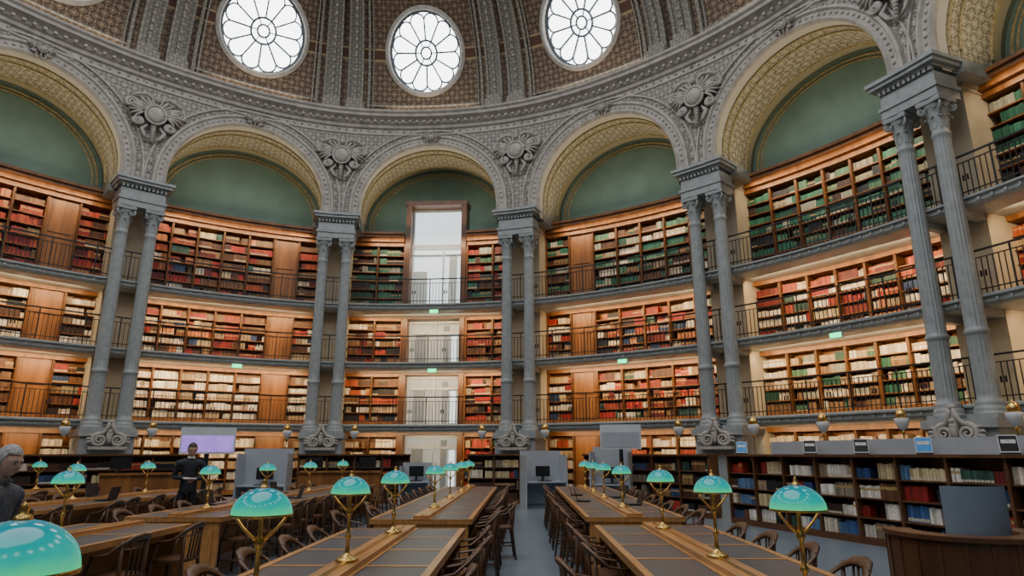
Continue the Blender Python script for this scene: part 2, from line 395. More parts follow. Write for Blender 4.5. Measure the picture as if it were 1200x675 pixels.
# ------------------------------------------------------------------ piers, entablature, galleries
b=MB(); e=MB(); pdm=MB()
for k in range(NB):
    s=SK[k]
    b.cbox(s-.55,s+.55,.95,2.45,0,10.5)
    for z0,z1,x in [(10.5,10.62,.62),(10.4,10.5,.58)]: b.cbox(s-x,s+x,.9,2.45,z0,z1)
    e.cbox(s-.74,s+.74,-.32,.5,9.92,10.14); e.cbox(s-.78,s+.78,-.36,.52,10.14,10.24)
    e.cbox(s-.72,s+.72,-.30,.5,10.24,10.56)
    for q in np.arange(-.68,.69,.136): e.cbox(s+q-.04,s+q+.04,-.38,-.28,10.58,10.68)
    e.cbox(s-.78,s+.78,-.38,.52,10.68,10.74); e.cbox(s-.88,s+.88,-.5,.55,10.74,10.84); e.cbox(s-.94,s+.94,-.56,.55,10.84,10.94)
    e.cbox(s-.93,s+.93,.5,DB,10.6,10.93)
    pdm.cbox(s-.85,s+.85,-.5,.9,0,.3); pdm.cbox(s-.78,s+.78,-.4,.9,.3,2.1); pdm.cbox(s-.85,s+.85,-.5,.9,2.1,2.3)
b.obj('wall_piers',[M['plaster']]); e.obj('trim_entablatures',[M['iron']]); pdm.obj('trim_pedestals',[M['iron']])
for gi,z in enumerate(GAL):
    b=MB()
    b.sweep([(2.4,z),(.2,z),(.12,z-.03),(.12,z-.08),(.2,z-.10),(.2,z-.20),(.26,z-.26),(.34,z-.28),(2.4,z-.28)],0,LT,0,.4)
    n=int(LT/.3)
    for i in range(n):
        s=i*LT/n; b.cbox(s-.03,s+.03,.16,.22,z-.19,z-.11)
    for k in range(NB):
        for c in (-CS,CS): b.cbox(SK[k]+c-.08,SK[k]+c+.08,.1,.95,z-.46,z-.27)
    b.obj('trim_gallery_%d'%(gi+1),[M['iron']])
    r=Batch()
    for k in VIS:
        s0=SK[k]; L=LK[k]
        for d0,d1,z0,z1 in ((.28,.33,1.02,1.06),(.29,.32,.12,.145),(.29,.32,.86,.88)): r.add(s0,s0+L,d0,d1,z+z0,z+z1,step=.4)
        n=int(L/.125)
        for i in range(n):
            s=s0+i*L/n; big=i%10==0
            hw=.018 if big else .0075
            r.add(s-hw,s+hw,.295,.32,z,z+(1.06 if big else .87))
            if i%10 in (5,): 
                for q in (-.05,.05): r.add(s+q-.02,s+q+.02,.298,.316,z+.42,z+.56)
    r.obj('gallery_railing',W,[M['rail']])
# ------------------------------------------------------------------ columns
def column_mesh():
    b=MB(); seg=64; nf=16
    zs=[(0,.36,0),(.10,.36,0),(.10,.33,0),(.16,.35,0),(.22,.33,0),(.25,.29,0),(.30,.31,0),(.35,.29,0),(.38,.255,0),(.42,.25,0),(.46,.25,1)]
    for t in np.linspace(.5,1.75,4): zs.append((t,.248,1))
    zs+=[(1.8,.245,0),(1.83,.28,0),(1.9,.28,0),(1.93,.245,0),(1.98,.24,1)]
    for t in np.linspace(2.2,6.5,10): zs.append((t,.24-.032*(t-2)/4.7,1))
    zs+=[(6.58,.205,0),(6.62,.235,0),(6.68,.235,0),(6.71,.2,0),(6.8,.2,0)]
    v=[];n=len(zs)
    for i in range(seg):
        a=2*math.pi*i/seg
        for z,r,fl in zs:
            rr=r*(1-.12*fl*(0.5+0.5*math.cos(nf*a))) if fl else r
            v.append((rr*math.cos(a),rr*math.sin(a),z))
    f=[(i*n+k,((i+1)%seg)*n+k,((i+1)%seg)*n+k+1,i*n+k+1) for i in range(seg) for k in range(n-1)]
    b.add(v,f,0,smooth=True)
    b.box(-.37,.37,-.37,.37,-.02,.08)
    z0=6.8
    b.lathe([(.2,z0),(.21,z0+.3),(.25,z0+.5),(.32,z0+.62)],24)
    for row,(zb,h,out,nl,off) in enumerate([(z0,.3,.12,8,0),(z0+.14,.4,.16,8,.5)]):
        for i in range(nl):
            a=2*math.pi*(i+off)/nl; ca,sa=math.cos(a),math.sin(a)
            pts=[];rows=7
            for q in range(rows):
                t=q/(rows-1); r=.21+out*t**2.2; z=zb+h*(math.sin(t*1.9)/math.sin(1.57) if t<.83 else 1-.9*(t-.83)); wd=.075*(math.sin(math.pi*(.18+.8*t)))+.008
                for c,dr in ((-1,-.015),(-.5,.012),(0,.0),(.5,.012),(1,-.015)):
                    x=r+dr; y=c*wd; pts.append((x*ca-y*sa,x*sa+y*ca,z))
            b.grid(np.array(pts).reshape(rows,5,3))
    for i in range(4):
        a=math.pi/4+i*math.pi/2; ca,sa=math.cos(a),math.sin(a)
        path=[]
        for t in np.linspace(0,1,22):
            th=t*2.2*2*math.pi; rr=.10*(1-t)+.012
            x=.36+rr*math.cos(th+2.6); z=z0+.54+rr*math.sin(th+2.6)
            path.append((x*ca,x*sa,z))
        b.tube([(.22*ca,.22*sa,z0+.3),(.27*ca,.27*sa,z0+.5)]+path,[.02,.03]+[.032-.015*t for t in np.linspace(0,1,22)],6)
    pts=[];m=32
    for i in range(m):
        a=2*math.pi*i/m; q=abs(math.cos(2*(a)))
        r=.46-.15*q; pts.append((r*math.cos(a),r*math.sin(a)))
    v=[(x,y,z0+.64) for x,y in pts]+[(x*1.04,y*1.04,z0+.70) for x,y in pts]+[(x*1.04,y*1.04,z0+.76) for x,y in pts]
    f=[(r*m+i,r*m+(i+1)%m,(r+1)*m+(i+1)%m,(r+1)*m+i) for r in (0,1) for i in range(m)]
    f+=[tuple(range(m))[::-1],tuple(2*m+i for i in range(m))]
    b.add(v,f,0)
    return b.mesh('corinthian_column',[M['iron']])
cm=column_mesh()
for k in range(NB):
    for c in (-CS,CS):
        o=inst('corinthian_column',cm,frame(SK[k]+c,0,2.32)); o.scale=(.90,.90,(9.92-2.32)/7.56)
def console_mesh():
    b=MB()
    for sg in (-1,1):
        path=[];rad=[]
        for t in np.linspace(0,1,36):
            th_=math.pi*.5+t*2.1*2*math.pi; rr=.24*(1-t)+.02
            path.append((sg*(.30-rr*math.cos(th_)),-.12-.08*t,.27+rr*math.sin(th_))); rad.append(.055*(1-t)+.025)
        b.tube([(sg*.05,-.2,1.0),(sg*.07,-.22,.85),(sg*.13,-.2,.68),(sg*.22,-.16,.55)]+path,[.05,.065,.065,.06]+rad,8)
        for j in range(3): 
            a=1.0+j*.4; b.tube([(sg*(.3+.2*math.sin(a)),-.12,.27+.2*math.cos(a)),(sg*(.3+.38*math.sin(a)),-.15,.27+.34*math.cos(a)),(sg*(.3+.44*math.sin(a+.2)),-.1,.27+.44*math.cos(a+.2))],[.05,.05,.015],7)
    b.ell((0,-.2,.42),(.11,.12,.3)); b.ell((0,-.18,1.02),(.13,.1,.09))
    for j in range(4): b.ell((0,-.3+.02*j,.62-.13*j),(.07-.008*j,.05,.07),0,8,6)
    b.box(-.62,.62,-.28,.1,-.12,.0)
    return b.mesh('scroll_console',[M['stone']])
co=console_mesh()
for k in range(NB): inst('scroll_console_ornament',co,frame(SK[k],-.50,1.78)@Matrix.Diagonal((.85,.7,.76,1)))
def cartouche_mesh():
    b=MB()
    for i in range(13):
        a=(i-6)*.25; l=.40-.06*abs(i-6)/6; b.ell((math.sin(a)*.40,-.12,.12+math.cos(a)*.40),(.05,.08,l*.85),0,8,6,Matrix.Rotation(a,3,'Y'))
    b.ell((0,-.2,.0),(.24,.14,.32))
    b.tube([(.27*math.cos(t),-.22,.36*math.sin(t)) for t in np.linspace(0,2*math.pi,25)],.04,7)
    for sg in (-1,1):
        for cxx,cz,r0,ph,tr in ((.62,.30,.20,2.6,2.2),(.44,-.36,.13,1.4,2.0)):
            path=[];rad=[]
            for t in np.linspace(0,1,30):
                th_=t*tr*2*math.pi; rr=r0*(1-t)+.02; path.append((sg*(cxx+rr*math.cos(th_+ph)),-.12-.06*t,cz+rr*math.sin(th_+ph))); rad.append(.05*(1-t)+.022)
            b.tube(path,rad,7)
        for j,(a,l) in enumerate(((.9,.5),(1.25,.55),(1.6,.5),(1.95,.42),(2.35,.36))):
            dx,dz=math.sin(a),math.cos(a)
            pts=[(sg*(.3+dx*l*t),-.1-.1*math.sin(t*3),.05+dz*l*t-.10*t*t) for t in np.linspace(0,1,7)]
            b.tube(pts,[.03,.06,.075,.07,.06,.04,.015],7,flat=.6)
        b.tube([(sg*.08,-.14,.62),(sg*.3,-.18,.74),(sg*.52,-.16,.68),(sg*.66,-.12,.5)],[.03,.06,.06,.04],7)
        b.tube([(sg*.16,-.12,-.4),(sg*.3,-.15,-.62),(sg*.2,-.12,-.86),(sg*.05,-.1,-.98)],[.03,.06,.05,.02],7)
    for j in range(6): b.ell((0,-.12,-.42-.11*j),(.09-.01*j,.08,.07),0,8,6)
    b.ell((0,-.18,.62),(.11,.12,.13)); b.ell((0,-.16,.8),(.06,.08,.1))
    return b.mesh('cartouche',[M['stone']])
ca=cartouche_mesh()
for k in range(NB):
    inst('carved_cartouche',ca,frame(SK[k],-.02,13.55)@Matrix.Diagonal((1.25,1.2,1.0,1)))
    inst('carved_keystone_rosette',ca,frame(MK[k],-.1,14.5)@Matrix.Diagonal((.5,.7,.36,1)))
# ------------------------------------------------------------------ bookcases
PAL={'red':[(.38,.02,.014),(.28,.018,.014),(.46,.05,.02),(.15,.014,.014)],
'orange':[(.42,.075,.02),(.35,.05,.02),(.25,.035,.02),(.52,.18,.06)],
'cream':[(.72,.64,.50),(.64,.54,.40),(.80,.74,.62),(.40,.29,.17)],
'white':[(.82,.79,.72),(.76,.71,.62),(.68,.64,.56),(.3,.22,.15)],
'green':[(.02,.12,.07),(.035,.17,.10),(.015,.075,.05),(.07,.19,.11),(.32,.33,.25)],
'dark':[(.02,.018,.018),(.045,.022,.018),(.015,.022,.028),(.08,.035,.02),(.25,.22,.16)],
'brown':[(.13,.05,.02),(.18,.085,.035),(.09,.035,.02),(.25,.14,.06)],
'blue':[(.03,.07,.2),(.05,.12,.3),(.1,.2,.35)],
'mix':[(.36,.03,.02),(.72,.62,.48),(.04,.10,.075),(.16,.07,.03),(.03,.06,.15),(.55,.45,.25)]}
def fill(bt,s0,s1,d0,d1,z,hmax,pals,mi=0,gap=.93,lab=.3):
    s=s0+.01; run=0; col=(0,0,0)
    while s<s1-.03:
        if run<=0:
            run=random.randint(3,14); P=PAL[random.choice(pals)]; col=random.choice(P); h=hmax*random.uniform(.62,.95); wb=random.uniform(.028,.06); dp=random.uniform(0,.06); lb=random.random()<lab; lz=random.choice((.05,.6))
            if random.random()>gap:
                s+=random.uniform(.05,.2); run=0; continue
        w_=min(wb*random.uniform(.8,1.2),s1-.005-s); hh=min(h*random.uniform(.95,1.05),hmax); j=random.uniform(.6,1.35)
        bt.add(s,s+w_*.92,d0+dp,d1,z,z+hh,[min(1,c*j) for c in col],mi)
        if lb: bt.add(s+.003,s+w_*.92-.003,d0+dp-.002,d0+dp,z+lz*hh,z+(lz+.2)*hh,(.62,.56,.42) if lz<.3 else (.5,.33,.12),mi)
        s+=w_; run-=1
WD=(.3,.15,.055)
SPEC={15:[['white'],['mix'],['brown'],['red']],
0:[['cream','mix'],['dark','brown','mix'],['cream','white','dark'],['red','orange','brown']],
1:[['cream','white'],['white','white','cream'],['red','cream','orange','mix','white','brown'],['orange','red','brown','brown','mix']],
2:[['cream','brown'],['cream','orange','brown','dark'],['brown','red','dark','cream'],['green','green','dark']],
3:[['cream','orange'],['red','orange','brown','mix','cream'],['red','orange','dark','cream','mix'],['green','green','green','brown','cream']],
4:[['cream','white'],['cream','cream','green','brown','white'],['red','orange','cream','mix','white','cream'],['green','green','green','dark']],
5:[['cream'],['dark','brown','cream'],['red','orange','brown','cream'],['green','dark','green']],
6:[['cream'],['mix'],['red'],['green']]}
DOOR={0:[2,5],1:[5],3:[1],4:[],5:[3],15:[2],6:[3]}
LV=[(.12,2.28),(2.72,4.70),(5.12,7.05),(7.5,10.35)]
for k in range(NB):
    B=Batch(); BK=Batch(); m=MK[k]; H=min(3.22,LK[k]/2-.5)
    n=7; edges=np.linspace(-H,H,n+1)
    secs=[(edges[i],edges[i+1]) for i in range(n)]
    if k==2: secs=[(-H,-H+.98),(-H+.98,-1.22),(1.22,H-.98),(H-.98,H)]
    for li,(z0,z1) in enumerate(LV):
        nsh=7 if li==3 else 5
        pit=(z1-z0-.2)/nsh
        for idx,(a,c) in enumerate(secs):
            B.add(m+a-.035,m+a+.035,1.72,2.2,z0,z1,WD); B.add(m+c-.035,m+c+.035,1.72,2.2,z0,z1,WD)
            B.add(m+a,m+c,2.16,2.2,z0,z1,WD)
            if k in DOOR and idx in DOOR[k]:
                B.add(m+a+.03,m+c-.03,1.80,1.86,z0,z1,WD)
                for q0,q1 in ((.06,.48),(.54,.94)):
                    hh=z1-z0; w0=c-a; B.add(m+a+.15*w0,m+c-.15*w0,1.77,1.8,z0+q0*hh,z0+q1*hh,WD)
                continue
            for j in range(nsh):
                z=z0+.12+j*pit
                B.add(m+a,m+c,1.76,2.18,z-.03,z,WD)
                if k in VIS:
                    pl=SPEC[k][li]
                    if k==2 and idx>=2: pl=[['red','mix'],['red','dark','brown'],['red','orange','brown'],['red','green','dark']][li]
                    fill(BK,m+a+.04,m+c-.04,1.80,2.1,z,pit-.06,pl)
        runs=[(-H,H)] if k!=2 else [(-H,-1.24),(1.24,H)]
        for a,c in runs:
            B.add(m+a,m+c,1.70,2.2,z0-.05,z0+.1,WD,step=.5); B.add(m+a,m+c,1.66,2.2,z1-.06,z1+.12,WD,step=.5)
            if li==3:
                B.add(m+a,m+c,1.5,2.4,10.45,10.62,WD,step=.5); B.add(m+a,m+c,1.38,2.45,10.62,10.74,WD,step=.5); B.add(m+a,m+c,1.3,2.5,10.74,10.84,WD,step=.5)
    B.obj('built_in_bookcase',W,[M['wood']])
    if BK.b: BK.obj('shelved_books',W,[M['books']])
m=MK[2]; b=MB()
fr=[(7.45,12.15),(5.1,7.06),(2.7,4.7),(0,2.3)]
for i,(z0,z1) in enumerate(fr):
    b.cbox(m-1.2,m-1.0,1.6,2.3,z0,z1+.15,0); b.cbox(m+1.0,m+1.2,1.6,2.3,z0,z1+.15,0); b.cbox(m-1.24,m+1.24,1.56,2.35,z1,z1+.2,0)
    b.cbox(m-1.0,m+1.0,2.28,2.3,z0,z1,1 if i==0 else 5)
    for x in (-.96,.96): b.cbox(m+x-.035,m+x+.035,2.16,2.26,z0,z1,2)
    b.cbox(m-1.0,m+1.0,2.16,2.26,z1-.1,z1,2)
    if i==0:
        b.cbox(m-1.0,m+1.0,2.12,2.26,10.3,10.5,2); b.cbox(m-1.0,m+1.0,2.14,2.26,10.0,10.06,3); b.cbox(m+.2,m+.26,2.1,2.25,z0,10.3,2); b.cbox(m+.45,m+.75,2.2,2.27,z0+.2,10.0,5); b.cbox(m-.96,m-.4,2.2,2.27,z0+.2,9.3,5)
    else:
        b.cbox(m-.03,m+.03,2.16,2.26,z0,z1,2); b.cbox(m+.3,m+.5,2.2,2.27,z0+.1,z1-.2,3); b.cbox(m-.75,m-.35,2.22,2.27,z0+.1,z1-.5,3); b.cbox(m-.96,m+.96,2.2,2.27,z1-.55,z1-.45,2); b.cbox(m+.6,m+.8,2.24,2.27,z0+.1,z1-.6,1)  # grey strips and mottled panes imitate stair and reflections in the glass
b.obj('door_1',[M['walnut'],M['pane'],M['white'],M['bluegrey'],M['plaster'],M['pane2']])
for k in (0,1,2,3,4,5):
    for g in (1,2) if k in(2,) else (1,):
        b=MB(); b.box(-.18,.18,-.05,.05,-.08,.08,0); b.box(-.165,.165,-.06,-.05,-.065,.065,1); b.obj('exit_sign',[M['white'],M['exitg']],frame(MK[k]+.3,.1,GAL[g]-.36))
# ------------------------------------------------------------------ lights
def area(name,s,d,z,sx,sy,pw,col,tilt):
    l=bpy.data.lights.new(name,'AREA'); l.shape='RECTANGLE'; l.size=sx; l.size_y=sy; l.energy=pw; l.color=col
    o=bpy.data.objects.new(name,l); C.objects.link(o)
    o.matrix_world=frame(s,d,z)@Matrix.Rotation(math.radians(tilt),4,'X')
    return o
for k in [0,1,2,3,4,5]:
    for li in range(4):
        if li<3: area('gallery_strip_light',MK[k],.8,GAL[li]-.34,5.6,.08,[70,150,135][li],(1,.70,.38),38)
        else: area('gallery_strip_light',MK[k],1.05,10.5,5.4,.08,88,(1,.75,.47),28)
    area('arch_uplight',MK[k],1.2,11.0,4.6,.1,58,(1,.84,.60),180+25)
    area('dome_fill_light',MK[k],-.25,15.8,6.0,.08,18,(1,.80,.58),180+12)  # invented fill wash above the cornice, added to liven the dome
# ------------------------------------------------------------------ furniture
SL=.015
def table_mesh(L):
    b=MB(); w=.65
    b.box(-w,w,0,L,.70,.745,0)
    for x0,x1 in ((-w,-w+.06),(w-.06,w),(-.13,.13)): b.box(x0,x1,0,L,.745,.762,0)
    n=max(1,round(L/.85)); st=L/n
    for i in range(n+1):
        y=i*st; y0=max(0,y-.03); y1=min(L,y+.03)
        b.box(-w,w,y0,y1,.745,.7615,0)
    for i in range(n):
        for sg in (-1,1):
            x0,x1=sorted((sg*.135,sg*(w-.065))); b.box(x0,x1,i*st+.035,(i+1)*st-.035,.745,.758,1)
    b.box(-.10,.10,.04,L-.04,.762,.80,0); b.box(-.02,.02,.1,L-.1,.80,.806,2)
    for y in (0.02,L-.07):
        b.box(-w+.05,w-.05,y,y+.05,.0,.7,0); b.box(-w+.12,w-.12,y-.015,y+.065,.12,.6,0)
    b.box(-w+.26,-w+.28,.08,L-.08,.58,.7,0); b.box(w-.28,w-.26,.08,L-.08,.58,.7,0); b.box(-.03,.03,.08,L-.08,.1,.7,0)
    return b.mesh('reading_table',[M['woodt'],M['pad'],M['brass']])
def lamp_mesh():
    b=MB()
    b.lathe([(0.001,.0),(.085,0),(.085,.012),(.07,.022),(.05,.028),(.025,.05),(.016,.07),(.014,.16),(.024,.175),(.024,.19),(.013,.205),(.012,.33),(.022,.345),(.026,.36),(.016,.38),(.012,.40),(.010,.55)],20,0)
    for a in (0,math.pi):
        c=math.cos(a); b.tube([(c*.01,0,.37),(c*.04,0,.395),(c*.085,0,.44),(c*.118,0,.485),(c*.128,0,.51)],[.009,.009,.008,.008,.008],8,0)
    b.lathe([(.150,.497),(.153,.503),(.150,.51)],32,0)
    pr=[(.148,.502)]+[(.148*math.cos(t),.508+.135*math.sin(t)) for t in np.linspace(0.05,math.pi/2-.05,12)]
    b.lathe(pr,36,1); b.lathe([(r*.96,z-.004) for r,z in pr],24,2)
    b.lathe([(.024,.64),(.022,.652),(.010,.66),(.014,.672),(.001,.69)],14,0)
    b.ell((0,0,.545),(.03,.03,.04),3,10,8)
    return b.mesh('banker_lamp',[M['brass'],M['shade'],M['paper'],M['bulb']])
def chair_mesh():
    b=MB()
    v=[];n=20
    for z in (.435,.465):
        for i in range(n):
            a=2*math.pi*i/n; r=1/(abs(math.cos(a))**4+abs(math.sin(a))**4)**.25; v.append((.225*r*math.cos(a)*.98,.21*r*math.sin(a),z))
    b.add(v,[tuple(range(n))[::-1],tuple(range(n,2*n))]+[(i,(i+1)%n,n+(i+1)%n,n+i) for i in range(n)])
    for x in (-.19,.19):
        b.tube([(x*1.1,.08,.64),(x*1.02,.15,.44),(x*1.05,.17,0)],[.016,.02,.014],8)
        b.tube([(x,-.18,.78),(x*.95,-.17,.44),(x*1.05,-.23,0)],[.016,.02,.014],8)
        b.tube([(x,.16,.2),(x,-.2,.2)],.011,6)
    b.tube([(-.19,0,.2),(.19,0,.2)],.011,6)
    pts=[(-.21,.1,.645),(-.235,.04,.65),(-.235,-.08,.67),(-.2,-.17,.74),(-.11,-.225,.79),(0,-.24,.80),(.11,-.225,.79),(.2,-.17,.74),(.235,-.08,.67),(.235,.04,.65),(.21,.1,.645)]
    b.tube(pts,[.018,.02,.022,.03,.045,.05,.045,.03,.022,.02,.018],8,flat=.5)
    for x in (-.1,-.033,.033,.1): b.tube([(x,-.19,.45),(x*1.1,-.225,.77)],.010,6)
    return b.mesh('reading_chair',[M['wooddk']])
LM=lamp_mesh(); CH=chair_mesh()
def row(X0,segs,lamps,sides=(-1,1)):
    rot=Matrix.Rotation(-math.atan(SL),4,'Z')
    for y0,y1 in segs:
        me=table_mesh(y1-y0); inst('reading_table',me,Matrix.Translation((X0+SL*y0,y0,0))@rot)
        n=max(1,round((y1-y0)/.85)); st=(y1-y0)/n
        for i in range(n):
            y=y0+(i+.5)*st
            for sg in sides:
                off=.70+random.uniform(-.02,.05)
                if random.random()<.12: off+=.22
                R_=Matrix.Rotation(math.pi/2 if sg>0 else -math.pi/2,4,'Z')@Matrix.Rotation(random.uniform(-.08,.08),4,'Z')
                inst('reading_chair',CH,Matrix.Translation((X0+SL*y+sg*off,y,0))@R_)
    for y in lamps: inst('banker_lamp',LM,Matrix.Translation((X0+SL*y,y,.806))@Matrix.Rotation(.15,4,'Z')@Matrix.Diagonal((.97,.97,.92,1)))
row(-1.28,[(1.0,7.6),(8.6,17.0)],[1.75,3.35,5.05,6.8,9.9,12.0,14.2,16.1])
row(1.48,[(2.2,7.9),(8.9,17.0)],[3.65,5.25,7.2,10.0,12.2,14.0,15.8])
row(-4.55,[(6.0,8.1),(8.9,18.0)],[6.75,9.8,12.0,14.4,17.0])
row(-7.7,[(8.0,15.6)],[9.2,11.6,13.8])
row(-10.8,[(10.0,16.0)],[12.2,15.0])
def low_case(p0,p1,h=1.55,dep=.35,pals=('mix',),panel=0.0,col=WD):
    v=Vector((p1[0]-p0[0],p1[1]-p0[1],0)); L=v.length; x=v.normalized(); y=Vector((0,0,1)).cross(x)
    mw=Matrix(((x.x,y.x,0,p0[0]),(x.y,y.y,0,p0[1]),(0,0,1,0),(0,0,0,1)))
    B=Batch(); n=max(1,round(L/.95)); st=L/n; ns=4; z0=.12; pit=(h-.08-z0)/ns
    B.add(0,L,-.02,dep,0,.1,col,1); B.add(-.04,L+.04,-.06,dep+.04,h-.05,h,col,1); B.add(0,L,dep-.03,dep,.1,h-.05,col,1)
    for i in range(n+1): B.add(i*st-.025,i*st+.025,0,dep,.08,h-.04,col,1)
    for i in range(n):
        for j in range(ns):
            z=z0+j*pit; B.add(i*st,(i+1)*st,.015,dep,z-.025,z,col,1)
            fill(B,i*st+.03,(i+1)*st-.03,.04,.26,z,pit-.06,list(pals),0,gap=.76,lab=.5)
    if panel: B.add(1.1,L,dep+.05,dep+.10,0,h+panel,(0,0,0),2)
    return B.obj('low_bookcase',flat,[M['books'],M['walnut'],M['lgrey']],mw)
for p0,p1,pals,pan in [((5.15,16.0),(8.0,7.0),('mix','white','dark','blue','mix','white','red'),.27),((2.3,21.3),(4.95,16.9),('dark','brown','mix'),0),((-1.45,22.0),(.25,22.0),('mix','dark'),0),
                   ((-6.9,21.6),(-3.4,22.2),('brown','dark','mix'),0),((-13.6,16.2),(-9.6,19.7),('dark','mix'),0)]:
    low_case(p0,p1,pals=pals,panel=pan)
v=Vector((8.0-5.15,7.0-16.0,0)).normalized()
def easel(p,w=.24,h=.3,z=1.552,mt='bluep'):
    b=MB(); r=Matrix.Rotation(-.25,3,'X')
    def mp(x,y,zz): q=r@Vector((x,y,zz)); return (q.x,q.y,q.z+.005)
    b.box(-w/2,w/2,-.01,.01,.02,h,0,mp); b.box(-w/2+.01,w/2-.01,-.014,-.01,.04,h*.95,1,mp); b.box(-w/2+.03,w/2-.03,-.017,-.014,h*.55,h*.75,0,mp); b.box(-w/2,w/2,-.05,.06,0,.02,2); b.box(-.02,.02,.03,.06,0,h*.7,2)
    b.obj('book_display_easel',[M['paper'],M[mt],M['black']],Matrix.Translation((p[0],p[1],z))@Matrix.Rotation(-.45,4,'Z'))
for t,mt in ((.4,'bluep'),(2.6,'black'),(3.9,'black'),(5.2,'bluep'),(6.6,'black')): easel((5.15+v.x*t+.12,16+v.y*t,0),.24,.28,mt=mt)
b=MB(); A=np.linspace(math.radians(150),math.radians(400),30)
for r0,r1,z0,z1,mi in ((.60,.63,0,.84,0),(.42,.66,.84,.88,0)):
    pr=[(r0,z0),(r1,z0),(r1,z1),(r0,z1),(r0,z0)]
    G=np.array([[(q[0]*math.cos(a),q[0]*math.sin(a),q[1]) for q in pr] for a in A]); b.grid(G,mi=mi,smooth=False)
for a in A[::2]: b.box(-.012,.012,-.64,-.625,.05,.82,0,lambda x,y,z,a=a:(x*math.cos(a+math.pi/2)-y*math.sin(a+math.pi/2),x*math.sin(a+math.pi/2)+y*math.cos(a+math.pi/2),z))
for rr in (.36,.33):
    G=np.array([[(rr*math.cos(a),rr*math.sin(a),z) for z in (.8,1.28)] for a in np.linspace(math.radians(215),math.radians(325),14)]); b.grid(G,mi=1)
b.obj('round_information_desk',[M['walnut'],M['bluegrey']],Matrix.Translation((4.15,6.3,0)))
def kiosk(x,y,rz,w=.95,h=1.65,screen='black'):
    b=MB()
    b.box(-w/2,w/2,.30,.34,0,h,0); b.box(-w/2,-w/2+.04,-.35,.34,0,h*.92,0); b.box(w/2-.04,w/2,-.35,.34,0,h*.92,0)
    b.box(-w/2+.04,w/2-.04,-.3,.3,.72,.76,0); b.box(-w/2+.04,w/2-.04,.22,.30,.1,.72,1)
    b.box(-.22,.22,.05,.08,.9,1.2,2); b.box(-.2,.2,.045,.05,.92,1.18,3); b.box(-.03,.03,.06,.1,.76,.95,2); b.box(-.12,.12,0,.15,.76,.775,2); b.box(-.2,.2,-.2,-.07,.76,.78,2)
    b.obj('self_service_kiosk',[M['lgrey'],M['bluegrey'],M['black'],M[screen]],Matrix.Translation((x,y,0))@Matrix.Rotation(rz,4,'Z'))
kiosk(.95,20.3,.25,1.3); kiosk(-6.6,17.9,.1,1.3,1.7); kiosk(2.75,18.6,-.3,1.1,1.75); kiosk(-2.9,20.3,0,.9,1.3)
def screen(x,y,rz,w,h,z,mt,name):
    b=MB(); b.box(-w/2-.04,w/2+.04,-.03,.03,z-.04,z+h+.04,0); b.box(-w/2,w/2,-.036,-.03,z,z+h,1); b.box(-.05,.05,-.02,.05,0,z,2); b.box(-.35,.35,-.25,.25,0,.03,2); b.box(-w/2-.04,w/2+.04,-.032,-.03,z+h,z+h+.2,0)
    b.obj(name,[M['white'],M[mt],M['black']],Matrix.Translation((x,y,0))@Matrix.Rotation(rz,4,'Z'))
screen(-7.6,16.6,.25,1.2,.4,1.6,'screen','information_screen'); screen(2.9,17.7,-.2,1.0,.4,1.72,'lgrey','sign_board')
def counter(x0,y0,L,rz):
    b=MB(); b.box(0,L,0,.6,.0,1.0,0); b.box(-.04,L+.04,-.06,.66,1.0,1.05,0)
    n=int(L/.7)
    for i in range(n): b.box(i*L/n+.06,(i+1)*L/n-.06,-.015,0,.12,.9,0)
    for i in range(0,n,2):
        c=(i+.5)*L/n; b.box(c-.25,c+.25,.3,.33,1.16,1.46,1); b.box(c-.03,c+.03,.32,.36,1.05,1.2,1); b.box(c-.12,c+.12,.25,.42,1.05,1.065,1)
    b.obj('service_counter',[M['wood'],M['black']],Matrix.Translation((x0,y0,0))@Matrix.Rotation(rz,4,'Z'))
counter(-10.8,17.6,2.6,.5); counter(-14.5,12.0,3.6,.9); counter(-6.4,20.1,2.4,.1)
tb=MB(); tb.lathe([(.001,0),(.16,0),(.15,.03),(.03,.06),(.018,.2),(.018,1.0),(.03,1.05),(.018,1.1),(.016,1.9),(.04,1.95),(.05,2.0),(.02,2.05)],16,0)
tb.lathe([(.03,2.02),(.12,2.08),(.19,2.2),(.20,2.30),(.18,2.30),(.03,2.06)],20,1); tb.ell((0,0,2.37),(.15,.15,.15),0,16,10); tb.lathe([(.03,2.51),(.001,2.57)],10,0)
tm=tb.mesh('globe_torchere',[M['brass'],M['white']])
for k in (0,1,2,3,4,5):
    for c in (1.25,LK[k]-1.25): inst('globe_torchere',tm,frame(SK[k]+c,-.55,0)@Matrix.Diagonal((.8,.8,1.03,1)))
inst('globe_torchere',tm,frame(SK[4]+LK[4]/2,-.55,0)@Matrix.Diagonal((.8,.8,1.03,1)))
def laptop(x,y,rz):
    b=MB(); b.box(-.16,.16,-.11,.11,0,.015,0); r=Matrix.Rotation(-.25,3,'X')
    def mp(a,c,d): q=r@Vector((a,c,d)); return (q.x,q.y+.11,q.z+.015)
    b.box(-.16,.16,0,.01,0,.22,0,mp); b.obj('laptop',[M['black']],Matrix.Translation((x,y,.765))@Matrix.Rotation(rz,4,'Z'))
for x,y,r in ((1.95,11,-1.5),(1.25,11.8,1.5),(1.98,12.8,-1.5),(1.3,13.5,1.5),(-4.8,11,1.5),(-4.1,12.7,-1.5),(-4.8,14,1.5),(-7.2,12,-1.5),(-7.95,13,1.5)): laptop(x,y,r)
